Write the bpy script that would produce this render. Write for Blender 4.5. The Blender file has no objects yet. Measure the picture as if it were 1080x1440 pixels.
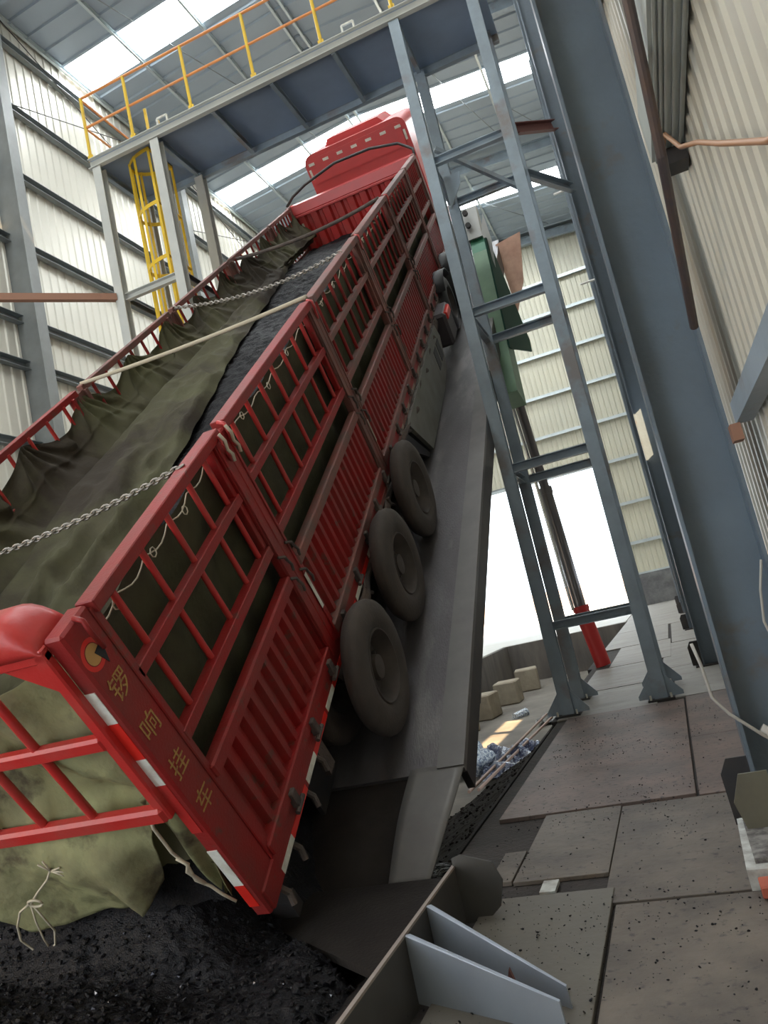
import bpy, math, random
from mathutils import Vector, Matrix, noise
random.seed(7)
S = bpy.context.scene
COL = S.collection

# ------------------------------------------------------------------ camera
yaw, pit, roll = -.322354, .1536777, -.2218435
cy, sy, cp, sp, cr, sr = math.cos(yaw), math.sin(yaw), math.cos(pit), math.sin(pit), math.cos(roll), math.sin(roll)
F = Vector((sy*cp, cy*cp, sp)); R0 = Vector((cy, -sy, 0)); U0 = R0.cross(F)
RR = cr*R0 + sr*U0; UU = -sr*R0 + cr*U0
cam = bpy.data.cameras.new('camera'); cam.sensor_fit = 'VERTICAL'; cam.sensor_height = 36; cam.lens = 27.39
cam.clip_start = .05; cam.clip_end = 600
camo = bpy.data.objects.new('camera', cam); COL.objects.link(camo)
camo.matrix_world = Matrix(((RR.x, UU.x, -F.x, 0), (RR.y, UU.y, -F.y, 0), (RR.z, UU.z, -F.z, 1.6), (0, 0, 0, 1)))
S.camera = camo

# ------------------------------------------------------------------ light and exposure
SKYLIGHT = 20.0
W = bpy.data.worlds.new('sky'); S.world = W; W.use_nodes = True
bg = W.node_tree.nodes['Background']; bg.inputs[0].default_value = (.84, .93, 1, 1); bg.inputs[1].default_value = 3.6
sun = bpy.data.lights.new('sun', 'SUN'); sun.energy = 38; sun.angle = math.radians(.6); sun.color = (1, .72, .42)
suno = bpy.data.objects.new('sun', sun); COL.objects.link(suno)
suno.rotation_mode = 'QUATERNION'; suno.rotation_quaternion = Vector((-.8, .35, -.5)).to_track_quat('-Z', 'Y')
suno.location = (20, -8, 30)
S.view_settings.view_transform = 'Standard'; S.view_settings.look = 'None'
S.view_settings.gamma = 1; S.view_settings.use_curve_mapping = False
S.view_settings.exposure = 0.15

# ------------------------------------------------------------------ materials
MATS = {}
def mat(name, c, rough=.6, metal=0, c2=None, scale=3, mix=.5, sharp=.25, bump=0, bscale=20, c3=None, s3=30, m3=.5, spec=.5, stretch=None):
    """noise-mottled paint / metal / stone"""
    if name in MATS: return MATS[name]
    m = bpy.data.materials.new(name); m.use_nodes = True; nt = m.node_tree; N = nt.nodes; L = nt.links
    b = N['Principled BSDF']; b.inputs['Roughness'].default_value = rough; b.inputs['Metallic'].default_value = metal
    b.inputs['Specular IOR Level'].default_value = spec
    b.inputs['Base Color'].default_value = (*c, 1)
    tc = N.new('ShaderNodeNewGeometry'); src = tc.outputs['Position']
    if stretch:
        mp = N.new('ShaderNodeMapping'); mp.inputs['Scale'].default_value = stretch; L.new(src, mp.inputs[0]); src = mp.outputs[0]
    col = None
    def layer(prev, cc, sc, th, sh):
        n = N.new('ShaderNodeTexNoise'); n.inputs['Scale'].default_value = sc; n.inputs['Detail'].default_value = 6
        n.inputs['Roughness'].default_value = .6; L.new(src, n.inputs['Vector'])
        r = N.new('ShaderNodeValToRGB'); r.color_ramp.elements[0].position = max(0, .5+(.5-th)*.5-sh/2)
        r.color_ramp.elements[1].position = min(1, .5+(.5-th)*.5+sh/2); L.new(n.outputs['Fac'], r.inputs[0])
        x = N.new('ShaderNodeMix'); x.data_type = 'RGBA'; L.new(r.outputs[0], x.inputs['Factor'])
        if isinstance(prev, tuple): x.inputs['A'].default_value = (*prev, 1)
        else: L.new(prev, x.inputs['A'])
        x.inputs['B'].default_value = (*cc, 1)
        return x.outputs['Result']
    if c2: col = layer(c, c2, scale, mix, sharp)
    if c3: col = layer(col or c, c3, s3, m3, .12)
    if col: L.new(col, b.inputs['Base Color'])
    if bump:
        n = N.new('ShaderNodeTexNoise'); n.inputs['Scale'].default_value = bscale; n.inputs['Detail'].default_value = 5; L.new(src, n.inputs['Vector'])
        bp = N.new('ShaderNodeBump'); bp.inputs['Strength'].default_value = bump; bp.inputs['Distance'].default_value = .02
        L.new(n.outputs['Fac'], bp.inputs['Height']); L.new(bp.outputs[0], b.inputs['Normal'])
    MATS[name] = m; return m
def emit(name, c, s):
    m = bpy.data.materials.new(name); m.use_nodes = True; N = m.node_tree.nodes
    b = N['Principled BSDF']; b.inputs['Base Color'].default_value = (.8, .8, .8, 1)
    b.inputs['Emission Color'].default_value = (*c, 1); b.inputs['Emission Strength'].default_value = s; return m
RED = mat('red_truck_paint', (.31, .014, .014), .45, .0, (.22, .035, .03), 2.2, .45, .3, .15, 60, (.14, .06, .045), 7, .22, spec=.35)
REDB = mat('bright_red_paint', (.50, .028, .025), .38, 0, (.42, .06, .05), 3, .35, .3, .1, 50)
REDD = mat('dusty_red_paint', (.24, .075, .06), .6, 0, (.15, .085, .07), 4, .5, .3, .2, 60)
REDC = mat('cab_red_paint', (.62, .07, .07), .35, 0, (.50, .07, .07), 2, .4, .4)
DUST = mat('dusty_rusty_steel', (.13, .095, .08), .8, 0, (.07, .055, .05), 6, .5, .3, .4, 60)
STEEL = mat('hazed_blue_grey_steel_paint', (.34, .41, .48), .45, .1, (.26, .31, .36), 2.5, .5, .4, .12, 30, (.26, .24, .24), 1.2, .3)  # blue-grey paint, made bluer and paler to suggest haze
STEELC = mat('column_steel_paint', (.165, .21, .26), .42, .15, (.12, .145, .175), 1.3, .5, .5, .15, 25, (.15, .13, .12), 1.8, .2)
STEELL = mat('light_grey_steel', (.60, .60, .57), .5, 0, (.50, .51, .49), 2, .5, .4)
DECKB = mat('hazed_walkway_deck_steel', (.30, .38, .52), .6, 0, (.25, .32, .44), 1.5, .5, .4)  # deck colour shifted to blue in place of airborne haze
DARKST = mat('dark_steel', (.045, .045, .05), .5, .4, (.07, .06, .055), 4, .5, .3)
WALLC = mat('corrugated_cladding', (.64, .61, .53), .38, .2, (.57, .55, .48), .5, .5, .5, .05, 8)
WALLE = mat('end_cladding', (.60, .57, .45), .4, .15, (.52, .51, .43), .3, .5, .5)
ROOFM = mat('hazed_roof_sheet', (.37, .43, .49), .5, .1, (.31, .36, .41), .3, .5, .5)  # sheet colour bluer and lighter, carrying the haze under the roof
GALV = mat('galvanised_purlin', (.55, .60, .62), .35, .6, (.45, .5, .52), 2, .5, .4)
GIRT = mat('girt_steel', (.24, .27, .28), .45, .4, (.2, .21, .21), 2, .5, .4)
YEL = mat('yellow_paint', (.85, .56, .03), .4, 0, (.75, .48, .05), 5, .4, .3)
ORG = mat('orange_rail_paint', (.80, .30, .08), .45, 0, (.7, .25, .08), 4, .4, .3)
TARP = mat('olive_canvas', (.100, .098, .052), .85, 0, (.070, .060, .038), 1.3, .5, .5, .35, 25, (.050, .040, .030), .55, .45, spec=.15)
TARPL = mat('pale_olive_canvas', (.31, .31, .155), .85, 0, (.16, .14, .08), 1.8, .5, .4, .5, 18, (.09, .075, .045), 3, .25, spec=.2)
TARPD = mat('dark_olive_canvas', (.085, .085, .048), .85, 0, (.055, .05, .033), 2.5, .5, .35, .3, 30, spec=.2)
COAL = mat('coal', (.010, .010, .012), .6, 0, (.018, .016, .017), 8, .5, .3, 1.0, 70, spec=.12)
COALS = mat('coal_lumps', (.009, .009, .012), .38, 0, (.016, .014, .016), 30, .5, .3, .5, 120, spec=.22)
RUB = mat('dusty_rubber', (.085, .068, .058), .85, 0, (.055, .045, .04), 3, .5, .4, .2, 40)
RUBB = mat('black_rubber', (.02, .02, .023), .45)
RIM = mat('dusty_rim', (.10, .08, .07), .7, .2, (.06, .05, .045), 5, .5, .4)
PLATE = mat('ramp_deck_plate', (.13, .12, .125), .42, .35, (.085, .075, .075), 1.4, .5, .5, .2, 30, (.18, .165, .16), .8, .3, stretch=(3, .7, 1))
PLATEL = mat('ramp_edge_plate', (.17, .16, .15), .5, .2, (.13, .12, .115), 3, .5, .4)
FLA = mat('grey_floor_plate', (.165, .135, .108), .6, .1, (.085, .070, .060), 2.2, .5, .35, .25, 20, (.05, .042, .04), 16, .22)
FLB = mat('reddish_floor_plate', (.19, .13, .108), .6, .1, (.095, .070, .062), 1.9, .5, .38, .25, 20, (.05, .04, .038), 18, .25)
FLC = mat('clean_floor_plate', (.125, .11, .086), .5, .1, (.105, .092, .074), 2, .5, .4, .1, 20)
FLD = mat('pale_floor_plate', (.34, .32, .29), .6, .1, (.24, .22, .20), 1.2, .5, .45, .15, 10, (.14, .12, .11), 6, .2, stretch=(.7, 2, 1))
BASE = mat('dark_ground', (.045, .036, .032), .85, 0, (.025, .021, .02), 3, .5, .4, .5, 30)
SOOT = mat('coal_dusted_steel', (.018, .014, .013), .8, 0, (.03, .025, .022), 3, .5, .4, .3, 40, spec=.2)
CONC = mat('pit_concrete', (.17, .15, .13), .85, 0, (.09, .08, .075), 1.2, .5, .4, .4, 8, stretch=(2, 2, .4))
PITF = mat('pit_floor_concrete', (.22, .20, .17), .85, 0, (.12, .105, .09), .8, .5, .4, .4, 8)
YARD = mat('pale_yard', (.75, .75, .73), .8, 0, (.66, .65, .62), .3, .5, .4)
BLK = mat('concrete_block', (.36, .31, .23), .85, 0, (.25, .21, .16), 3, .5, .4, .4, 15)
SKIRT = mat('stained_plinth', (.10, .10, .105), .85, 0, (.20, .20, .20), 1.6, .4, .3, .3, 10)
GUS = mat('grey_primer', (.36, .40, .46), .45, .15, (.30, .33, .39), 3, .5, .4, .05, 20)
GUSD = mat('dark_primer', (.085, .08, .075), .55, .2, (.06, .055, .05), 3, .5, .4)
GRN = mat('pale_green_paint', (.20, .33, .20), .45, .1, (.15, .26, .16), 3, .5, .4)
GRND = mat('unlit_green_paint', (.006, .05, .03), .7, 0, spec=.15)  # the side plate's unlit darkness is painted into this green
GRNB = mat('green_paint', (.05, .22, .12), .45, .1)
CHR = mat('chrome_rod', (.7, .7, .7), .15, 1)
CYL = mat('cylinder_steel', (.20, .19, .20), .35, .7)
CRED = mat('hydraulic_red', (.55, .03, .03), .4)
WOODP = mat('pinkish_board', (.72, .46, .34), .6, 0, (.48, .28, .2), 3, .5, .4)
BROWN = mat('primer_brown', (.34, .17, .11), .6)
WHITE = mat('white_reflective', (.78, .77, .70), .35, 0, (.55, .5, .42), 12, .35, .3)
SCAR = mat('red_reflective', (.75, .03, .02), .3)
GREYT = mat('grey_side_guard', (.21, .215, .19), .55, .2, (.15, .14, .125), 3, .5, .4)
ROPE = mat('rope_fibre', (.52, .45, .34), .8)
CHAIN = mat('chain_steel', (.33, .30, .27), .4, .8)
BLACK = mat('black_plastic', (.015, .015, .018), .5)
GOLD = mat('gold_lettering', (.46, .27, .07), .5, 0, (.28, .13, .05), 60, .4, .3)
WHT = mat('white_plaster', (.55, .56, .53), .7, 0, (.30, .28, .26), 9, .45, .3, .3, 30)
BRICK = mat('red_brick', (.40, .10, .06), .8)
OLV = mat('olive_steel_plate', (.16, .15, .11), .5, .2, (.12, .11, .085), 4, .5, .4)
BAG = mat('clear_plastic_bag', (.72, .78, .82), .15, 0, (.2, .25, .35), 22, .5, .15, .8, 35)
BLUEB = mat('blue_plastic_sheet', (.05, .06, .12), .2, 0, (.3, .35, .45), 14, .35, .12, .8, 30)
LAMP = mat('fluorescent_tube_body', (.8, .8, .78), .4)
glass = bpy.data.materials.new('window_glass'); glass.use_nodes = True
_n = glass.node_tree.nodes; _n.clear(); _o = _n.new('ShaderNodeOutputMaterial'); _m = _n.new('ShaderNodeMixShader'); _t = _n.new('ShaderNodeBsdfTransparent'); _g = _n.new('ShaderNodeBsdfGlossy')
_g.inputs['Roughness'].default_value = .05; _m.inputs[0].default_value = .08
glass.node_tree.links.new(_t.outputs[0], _m.inputs[1]); glass.node_tree.links.new(_g.outputs[0], _m.inputs[2]); glass.node_tree.links.new(_m.outputs[0], _o.inputs[0])
SKYM = emit('translucent_roof_sheet', (.93, .98, 1.0), SKYLIGHT)

# ------------------------------------------------------------------ mesh builder
class MB:
    def __init__(s): s.v = []; s.f = []; s.sm = False
    def add(s, vs, fs):
        o = len(s.v); s.v += [tuple(v) for v in vs]; s.f += [tuple(i+o for i in f) for f in fs]; return s
    def box(s, a, b):
        (x0, y0, z0), (x1, y1, z1) = a, b
        return s.add([(x0,y0,z0),(x1,y0,z0),(x1,y1,z0),(x0,y1,z0),(x0,y0,z1),(x1,y0,z1),(x1,y1,z1),(x0,y1,z1)],
                     [(0,3,2,1),(4,5,6,7),(0,1,5,4),(1,2,6,5),(2,3,7,6),(3,0,4,7)])
    def cbox(s, a, b, c=.006):
        """box with chamfered edges"""
        lo = [min(p, q) for p, q in zip(a, b)]; hi = [max(p, q) for p, q in zip(a, b)]
        c = min([c]+[(h-l)*.45 for l, h in zip(lo, hi)])
        V = []; idx = {}
        for i in range(8):
            sg = [(i >> k) & 1 for k in range(3)]
            for ax in range(3):
                p = [(hi[k] if sg[k] else lo[k]) for k in range(3)]
                for k in range(3):
                    if k != ax: p[k] += (-c if sg[k] else c)
                idx[(i, ax)] = len(V); V.append(p)
        Fs = []
        for ax in range(3):
            u, w = [k for k in range(3) if k != ax]
            for sd in (0, 1):
                q = []
                for (a1, b1) in ((0,0),(1,0),(1,1),(0,1)):
                    i = (sd << ax) | (a1 << u) | (b1 << w); q.append(idx[(i, ax)])
                Fs.append(q if (sd == 1) != (ax == 1) else q[::-1])
            for a1 in (0, 1):
                for b1 in (0, 1):
                    i0 = (a1 << u) | (b1 << w); i1 = i0 | (1 << ax)
                    Fs.append((idx[(i0, u)], idx[(i1, u)], idx[(i1, w)], idx[(i0, w)]))
        for i in range(8): Fs.append((idx[(i,0)], idx[(i,1)], idx[(i,2)]))
        return s.add(V, Fs)
    def bar(s, p, q, w, h=None, up=(0, 0, 1)):
        h = h or w; p = Vector(p); q = Vector(q); d = (q-p).normalized(); up = Vector(up)
        if abs(d.dot(up)) > .98: up = Vector((0, 1, 0))
        r = d.cross(up).normalized(); u = r.cross(d)
        vs = []
        for e in (p, q):
            for a, b in ((-1,-1),(1,-1),(1,1),(-1,1)): vs.append(e+r*a*w/2+u*b*h/2)
        return s.add(vs, [(0,1,2,3),(7,6,5,4),(0,4,5,1),(1,5,6,2),(2,6,7,3),(3,7,4,0)])
    def prof(s, p, q, pts, up=(0, 0, 1), closed=True):
        """extrude a profile [(r,u)] from p to q"""
        p = Vector(p); q = Vector(q); d = (q-p).normalized(); up = Vector(up)
        r = d.cross(up).normalized(); u = r.cross(d); n = len(pts)
        vs = [e+r*a+u*b for e in (p, q) for a, b in pts]
        fs = [(i, (i+1) % n, n+(i+1) % n, n+i) for i in range(n if closed else n-1)]
        if closed: fs += [tuple(range(n))[::-1], tuple(range(n, 2*n))]
        return s.add(vs, fs)
    def ibeam(s, p, q, w, h, up=(0, 0, 1), t=.018, tw=.014):
        a = w/2; b = h/2; c = tw/2
        return s.prof(p, q, [(-a,-b),(a,-b),(a,-b+t),(c,-b+t),(c,b-t),(a,b-t),(a,b),(-a,b),(-a,b-t),(-c,b-t),(-c,-b+t),(-a,-b+t)], up)
    def channel(s, p, q, w, h, up=(0, 0, 1), t=.014):
        a = w/2; b = h/2
        return s.prof(p, q, [(-a,-b),(a,-b),(a,-b+t),(-a+t,-b+t),(-a+t,b-t),(a,b-t),(a,b),(-a,b)], up)
    def tube(s, pts, r, n=8, cap=True):
        pts = [Vector(p) for p in pts]; o = len(s.v); prev = None; rings = []
        for i, p in enumerate(pts):
            d = (pts[min(i+1, len(pts)-1)]-pts[max(i-1, 0)]).normalized()
            if prev is None:
                a = Vector((0, 0, 1)) if abs(d.z) < .9 else Vector((1, 0, 0)); u = d.cross(a).normalized()
            else: u = (prev-d*prev.dot(d)).normalized()
            prev = u; w = d.cross(u); rr = r[i] if isinstance(r, (list, tuple)) else r
            rings.append([p+(u*math.cos(k*2*math.pi/n)+w*math.sin(k*2*math.pi/n))*rr for k in range(n)])
        vs = [v for rg in rings for v in rg]
        fs = [(i*n+k, i*n+(k+1) % n, (i+1)*n+(k+1) % n, (i+1)*n+k) for i in range(len(pts)-1) for k in range(n)]
        if cap: fs += [tuple(range(n))[::-1], tuple(range((len(pts)-1)*n, len(pts)*n))]
        return s.add(vs, fs)
    def prism(s, poly, ax, a, b):
        """polygon in the plane normal to axis ax, extruded a..b"""
        def mk(c, p):
            return {0: (c, p[0], p[1]), 1: (p[0], c, p[1]), 2: (p[0], p[1], c)}[ax]
        n = len(poly); vs = [mk(a, p) for p in poly]+[mk(b, p) for p in poly]
        return s.add(vs, [tuple(range(n))[::-1], tuple(range(n, 2*n))]+[(i, (i+1) % n, n+(i+1) % n, n+i) for i in range(n)])
    def lathe(s, prof, c, axis=0, n=40):
        """prof [(axial, radius)] around axis through c"""
        o = []
        for k in range(n):
            a = 2*math.pi*k/n
            for ax, r in prof:
                p = [0, 0, 0]; p[axis] = ax; p[(axis+1) % 3] = r*math.cos(a); p[(axis+2) % 3] = r*math.sin(a)
                o.append((p[0]+c[0], p[1]+c[1], p[2]+c[2]))
        m = len(prof); fs = [(k*m+i, k*m+i+1, ((k+1) % n)*m+i+1, ((k+1) % n)*m+i) for k in range(n) for i in range(m-1)]
        return s.add(o, fs)
    def grid(s, fn, nu, nv):
        vs = [fn(i/nu, j/nv) for j in range(nv+1) for i in range(nu+1)]
        return s.add(vs, [(j*(nu+1)+i, j*(nu+1)+i+1, (j+1)*(nu+1)+i+1, (j+1)*(nu+1)+i) for j in range(nv) for i in range(nu)])
    def build(s, name, m, parent=None, smooth=False, solid=0, auto=None):
        me = bpy.data.meshes.new(name); me.from_pydata([tuple(v) for v in s.v], [], s.f); me.update()
        me.materials.append(m)
        if smooth or auto:
            me.polygons.foreach_set('use_smooth', [True]*len(me.polygons))
            if auto: me.set_sharp_from_angle(angle=math.radians(auto))
        o = bpy.data.objects.new(name, me); COL.objects.link(o)
        if parent: o.parent = parent
        if solid:
            md = o.modifiers.new('thickness', 'SOLIDIFY'); md.thickness = solid; md.offset = 0
        return o
def tag(o, label, cat, group=None, kind=None):
    o['label'] = label; o['category'] = cat
    if group: o['group'] = group
    if kind: o['kind'] = kind
    return o
def thing(name, label, cat, loc=(0, 0, 0), rot=(0, 0, 0), group=None):
    o = bpy.data.objects.new(name, None); COL.objects.link(o); o.location = loc; o.rotation_euler = rot; o.empty_display_size = .2
    return tag(o, label, cat, group)
def struct(name, mb, m, **k):
    o = mb.build(name, m, **k); o['kind'] = 'structure'; return o
def copy_tree(o, parent=None):
    c = o.copy(); COL.objects.link(c)
    if parent: c.parent = parent
    for ch in list(o.children): copy_tree(ch, c)
    return c

def corr(mb, P, A, E, a0, a1, h0, h1, pitch, depth, flat=.6, n=(1, 0, 0)):
    """corrugated sheet: runs a0..a1 along A with ribs extruded h0..h1 along E, from origin P, ribs raised along n"""
    P = Vector(P); A = Vector(A); E = Vector(E); n = Vector(n); pts = []; a = a0
    while a < a1:
        for f, d in ((0, 0), (flat*.5, 0), (flat*.5+(1-flat)*.25, depth), (flat*.5+(1-flat)*.75, depth), (1-flat*.5+0, 0)):
            x = a+f*pitch
            if x < a1: pts.append((x, d))
        a += pitch
    pts.append((a1, 0))
    vs = []; fs = []
    for x, d in pts: vs += [P+A*x+E*h0+n*d, P+A*x+E*h1+n*d]
    fs = [(2*i, 2*i+2, 2*i+3, 2*i+1) for i in range(len(pts)-1)]
    return mb.add(vs, fs)

# ================================================================== SETTING
XL, XR, YN, YF = -15.15, .74, -5.0, 47.4
RIDX, RIDZ, SL = -7.55, 24.1, .08
def roofz(x): return RIDZ-SL*abs(x-RIDX)
# left wall
wl = MB(); corr(wl, (XL, 0, 0), (0, 1, 0), (0, 0, 1), YN, YF, 0, roofz(XL), .36, .032, n=(1, 0, 0))
wallL = struct('wall_left', wl, WALLC)
for z in (1.2, 3.7, 6.2, 8.7, 11.1, 12.5, 15.05, 17.5, 19.95, 22.4):
    m = MB(); m.channel((XL+.16, YN, z), (XL+.16, YF, z), .2, .24 if z > 2 else .2); m.build('girt', GIRT, wallL)
for y0, y1, z0, z1 in ((17.6, 26.6, 19.9, 23.1), (26.6, 17.6, 19.9, 23.1), (27, 36.4, 19.9, 23.1), (36.4, 27, 19.9, 23.1), (8, 17, 19.9, 23.1)):
    m = MB(); m.tube([(XL+.3, y0, z0), (XL+.3, y1, z1)], .018, 6); m.build('cross_rod', DARKST, wallL)
# right wall with two unseen windows added to let the sun patches in
wr = MB()
def wrc(y0, y1, z0, z1): corr(wr, (XR, 0, 0), (0, 1, 0), (0, 0, 1), y0, y1, z0, z1, .19, .014, .5, n=(-1, 0, 0))
WIN = [(13.36, 13.70, 3.8, 4.7), (16.6, 20.4, 1.9, 2.3)]
prev = YN
for (a, b, c, d) in WIN:
    wrc(prev, a, 0, roofz(XR)); wrc(a, b, 0, c); wrc(a, b, d, roofz(XR)); prev = b
wrc(prev, YF, 0, roofz(XR))
wallR = struct('wall_right', wr, WALLC)
for z in (6.4, 8.9, 11.4, 13.9, 16.4, 18.9, 21.4):
    m = MB(); m.channel((XR-.09, YN, z), (XR-.09, YF, z), .13, .15); m.build('girt', GIRT, wallR)
for i, (a, b, c, d) in enumerate(WIN):
    fr = MB()
    for p, q in (((a, c), (b, c)), ((a, d), (b, d)), ((a, c), (a, d)), ((b, c), (b, d))): fr.bar((XR, p[0], p[1]), (XR, q[0], q[1]), .05, .05)
    if b-a > 1: fr.bar((XR, (a+b)/2, c), (XR, (a+b)/2, d), .3, .08, up=(1, 0, 0))
    w = struct('window_%d' % (i+1), fr, GIRT)
    g = MB(); g.box((XR-.004, a, c), (XR+.004, b, d)); g.build('pane', glass, w)
# end wall with the tall open doorway
DX0, DX1, DZ = -11.5, -1.95, 8.55
we = MB()
corr(we, (0, YF, 0), (1, 0, 0), (0, 0, 1), XL, DX0, 0, 24.2, .3, .04, n=(0, -1, 0))
corr(we, (0, YF, 0), (1, 0, 0), (0, 0, 1), DX0, DX1, DZ, 24.2, .3, .04, n=(0, -1, 0))
corr(we, (0, YF, 0), (1, 0, 0), (0, 0, 1), DX1, XR, 1.8, 24.2, .3, .04, n=(0, -1, 0))
wallB = struct('wall_back', we, WALLE)
for z in (1.86, 3.67, 6.0, 8.6, 11.1, 13.55, 16.04, 18.44, 20.45, 23.15):
    x0 = XL; segs = [(XL, DX0), (DX1, XR)] if z < DZ else [(XL, XR)]
    for a, b in segs:
        m = MB(); m.box((a, YF-.32, z), (b, YF-.12, z+.04)); m.box((a, YF-.32, z-.14), (b, YF-.28, z)); m.box((a, YF-.12, z-.1), (b, YF-.06, z+.04)); m.build('girt', GALV, wallB)
m = MB(); m.box((DX1, YF-.35, 0), (XR, YF-.05, 1.8)); m.box((XL, YF-.35, 0), (DX0, YF-.05, 1.8)); struct('baseboard_back', m, SKIRT)
m = MB(); m.box((DX0-.2, YF-.2, 0), (DX0, YF+.05, DZ+.2)); m.box((DX1, YF-.2, 0), (DX1+.2, YF+.05, DZ+.2)); m.box((DX0, YF-.2, DZ), (DX1, YF+.05, DZ+.2)); struct('door_1', m, GIRT)
# roof: two corrugated slopes, cut by strips of translucent sheet
STR = [(1.2, 2.8), (11.1, 12.6), (20.9, 22.4), (30.75, 32.15), (40.3, 41.7)]
ro = MB(); prev = YN
for (x0, x1) in ((XL-.3, RIDX), (RIDX, XR+.3)):
    A = Vector((x1-x0, 0, roofz(x1)-roofz(x0))); ln = A.length; A.normalize(); prev = YN
    for (a, b) in STR+[(YF+.3, 0)]:
        corr(ro, (x0, 0, roofz(x0)), (0, 1, 0), A, prev, a, 0, ln, .78, .06, .8, n=(0, 0, -1)); prev = b
ceil = struct('ceiling', ro, ROOFM)
for i, (a, b) in enumerate(STR):
    m = MB()
    for (x0, x1) in ((XL+.2, RIDX), (RIDX, XR-.05)):
        m.add([(x0, a, roofz(x0)+.02), (x1, a, roofz(x1)+.02), (x1, b, roofz(x1)+.02), (x0, b, roofz(x0)+.02)], [(0, 3, 2, 1)])
    struct('window_%d' % (i+3), m, SKYM)
for x in (-15.0, -12.65, -10.1, -7.75, -7.35, -4.35, -1.75, .5):
    m = MB(); z = roofz(x)-.14; m.channel((x, YN, z), (x, YF, z), .09, .2); m.build('purlin', GALV, ceil)
for y in (-2.5, 7.4, 17.2, 27.0, 36.9, 46.9):
    m = MB()
    for (x0, x1) in ((XL+.1, RIDX), (RIDX, XR)):
        m.ibeam((x0, y, roofz(x0)-.5), (x1, y, roofz(x1)-.5), .22, .5)
    m.build('rafter', STEEL, ceil)
for (p, q) in (((-4.3, 40.9), (-1.2, 46)), ((-1.7, 32.5), (.4, 36.7)), ((-4.3, 27.2), (-1.7, 36.5)), ((-12.6, 17.5), (-10.1, 27)), ((-10.1, 27.5), (-7.7, 36.5))):
    m = MB(); m.tube([(p[0], p[1], roofz(p[0])-.26), (q[0], q[1], roofz(q[0])-.26)], .02, 6); m.build('cross_rod', GIRT, ceil)
# unseen rear wall added to cut light from behind, left gap admitting some
wf = MB(); corr(wf, (0, YN, 0), (1, 0, 0), (0, 0, 1), XL, XR, 9.0, 24.2, .3, .04, n=(0, 1, 0)); corr(wf, (0, YN, 0), (1, 0, 0), (0, 0, 1), -5.5, XR, 0, 9.0, .3, .04, n=(0, 1, 0))
struct('wall_front', wf, WALLE)
# ground: main floor, lower pit behind, yard outside
fl = MB()
fl.box((-1.85, -5, -.5), (XR+.2, 10.8, -.016))
fl.box((-1.95, 10.8, -.5), (XR+.2, 16.9, -.016))
fl.box((-4.4, 16.9, -1.7), (XR+.2, 33.6, -.016)) if False else fl.box((-2.05, 16.9, -1.7), (XR+.2, 33.6, -.016))
fl.box((-22, 33.6, -2), (XR+.2, YF+.3, -.016)); fl.box((XL-.5, 12, -2), (-7.15, 33.6, -.016)); fl.box((XL-.5, -5, -2.2), (-8.3, 12, -.02))
struct('floor', fl, BASE)
pf = MB(); pf.box((-8.4, -5, -1.75), (-1.8, 33.6, -1.6)); struct('floor_pit', pf, PITF)
pw = MB(); pw.box((-7.2, 33.4, -1.6), (-1.95, 33.62, -.01)); pw.box((-7.3, 20, -1.6), (-7.1, 33.6, -.01))
struct('wall_pit', pw, CONC)
yd = MB(); yd.box((-60, YF+.3, -.3), (60, 160, -.04)); yd.box((-15, 33.64, -.014), (-2.1, YF+.28, .004)); yd.box((-15, 20.5, -.014), (-7.3, 33.6, .004)); struct('floor_yard_and_glare', yd, YARD)  # indoor sheets past the pit take yard white for the doorway's daylight glare

# ================================================================== columns
def column(y, label, x0=.15, x1=.57, zt=23.2, cable=False, w=.36):
    t = thing('steel_column', label, 'column', ((x0+x1)/2, y, 0), group=None)
    c = (x0+x1)/2
    m = MB(); m.box((x0-c, -w/2, .0), (x0-c+.022, w/2, zt)); m.build('inner_flange', STEELC, t)
    m = MB(); m.box((x1-c-.022, -w/2, .0), (x1-c, w/2, zt)); m.build('outer_flange', STEELC, t)
    m = MB(); m.box((x0-c+.022, -.008, 0), (x1-c-.022, .008, zt)); m.build('web', STEELC, t)
    m = MB(); m.box((x0-c-.12, -w/2-.1, 0), (x1-c+.05, w/2+.1, .03)); m.build('base_plate', DARKST, t)
    m = MB(); m.prism([(x0-c-.16, .03), (x0-c, .03), (x0-c, .42), (x0-c-.12, .42), (x0-c-.17, .33)], 1, -.01, .01)
    m.build('foot_gusset', DARKST, t)
    return t
column(5.3, 'massive dark blue-grey H-section column nearest the camera beside the right wall')
column(13.8, 'second dark H-section column along the right wall with a warm sun patch on it', w=.24)
column(22.3, 'third H-section column along the right wall, mostly hidden behind the second', w=.24)
column(30.8, 'fourth H-section column along the right wall, far down the hall', w=.24)
column(39.3, 'farthest H-section column on the right wall by the stained plinth', w=.24)
for y, lb in ((17.0, 'grey H-section column at the left edge of the picture carrying the left wall girts'),
              (26.6, 'grey H-section column on the left wall seen beyond the caged ladder'), (36.6, 'farthest grey H-section column on the left wall')):
    t = thing('steel_column', lb, 'column', (XL+.45, y, 0))
    m = MB(); m.box((-.45, .11, 0), (.3, .13, 23.3)); m.box((-.45, -.13, 0), (.3, -.11, 23.3)); m.box((.28, -.2, 0), (.31, .2, 23.3)); m.build('column_shaft', mat('grey_column_paint', (.20, .21, .205), .5, .1, (.16, .165, .16), 2, .5, .4), t)
    m = MB(); m.box((-.5, -.3, 0), (.45, .3, .03)); m.build('base_plate', DARKST, t)

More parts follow.
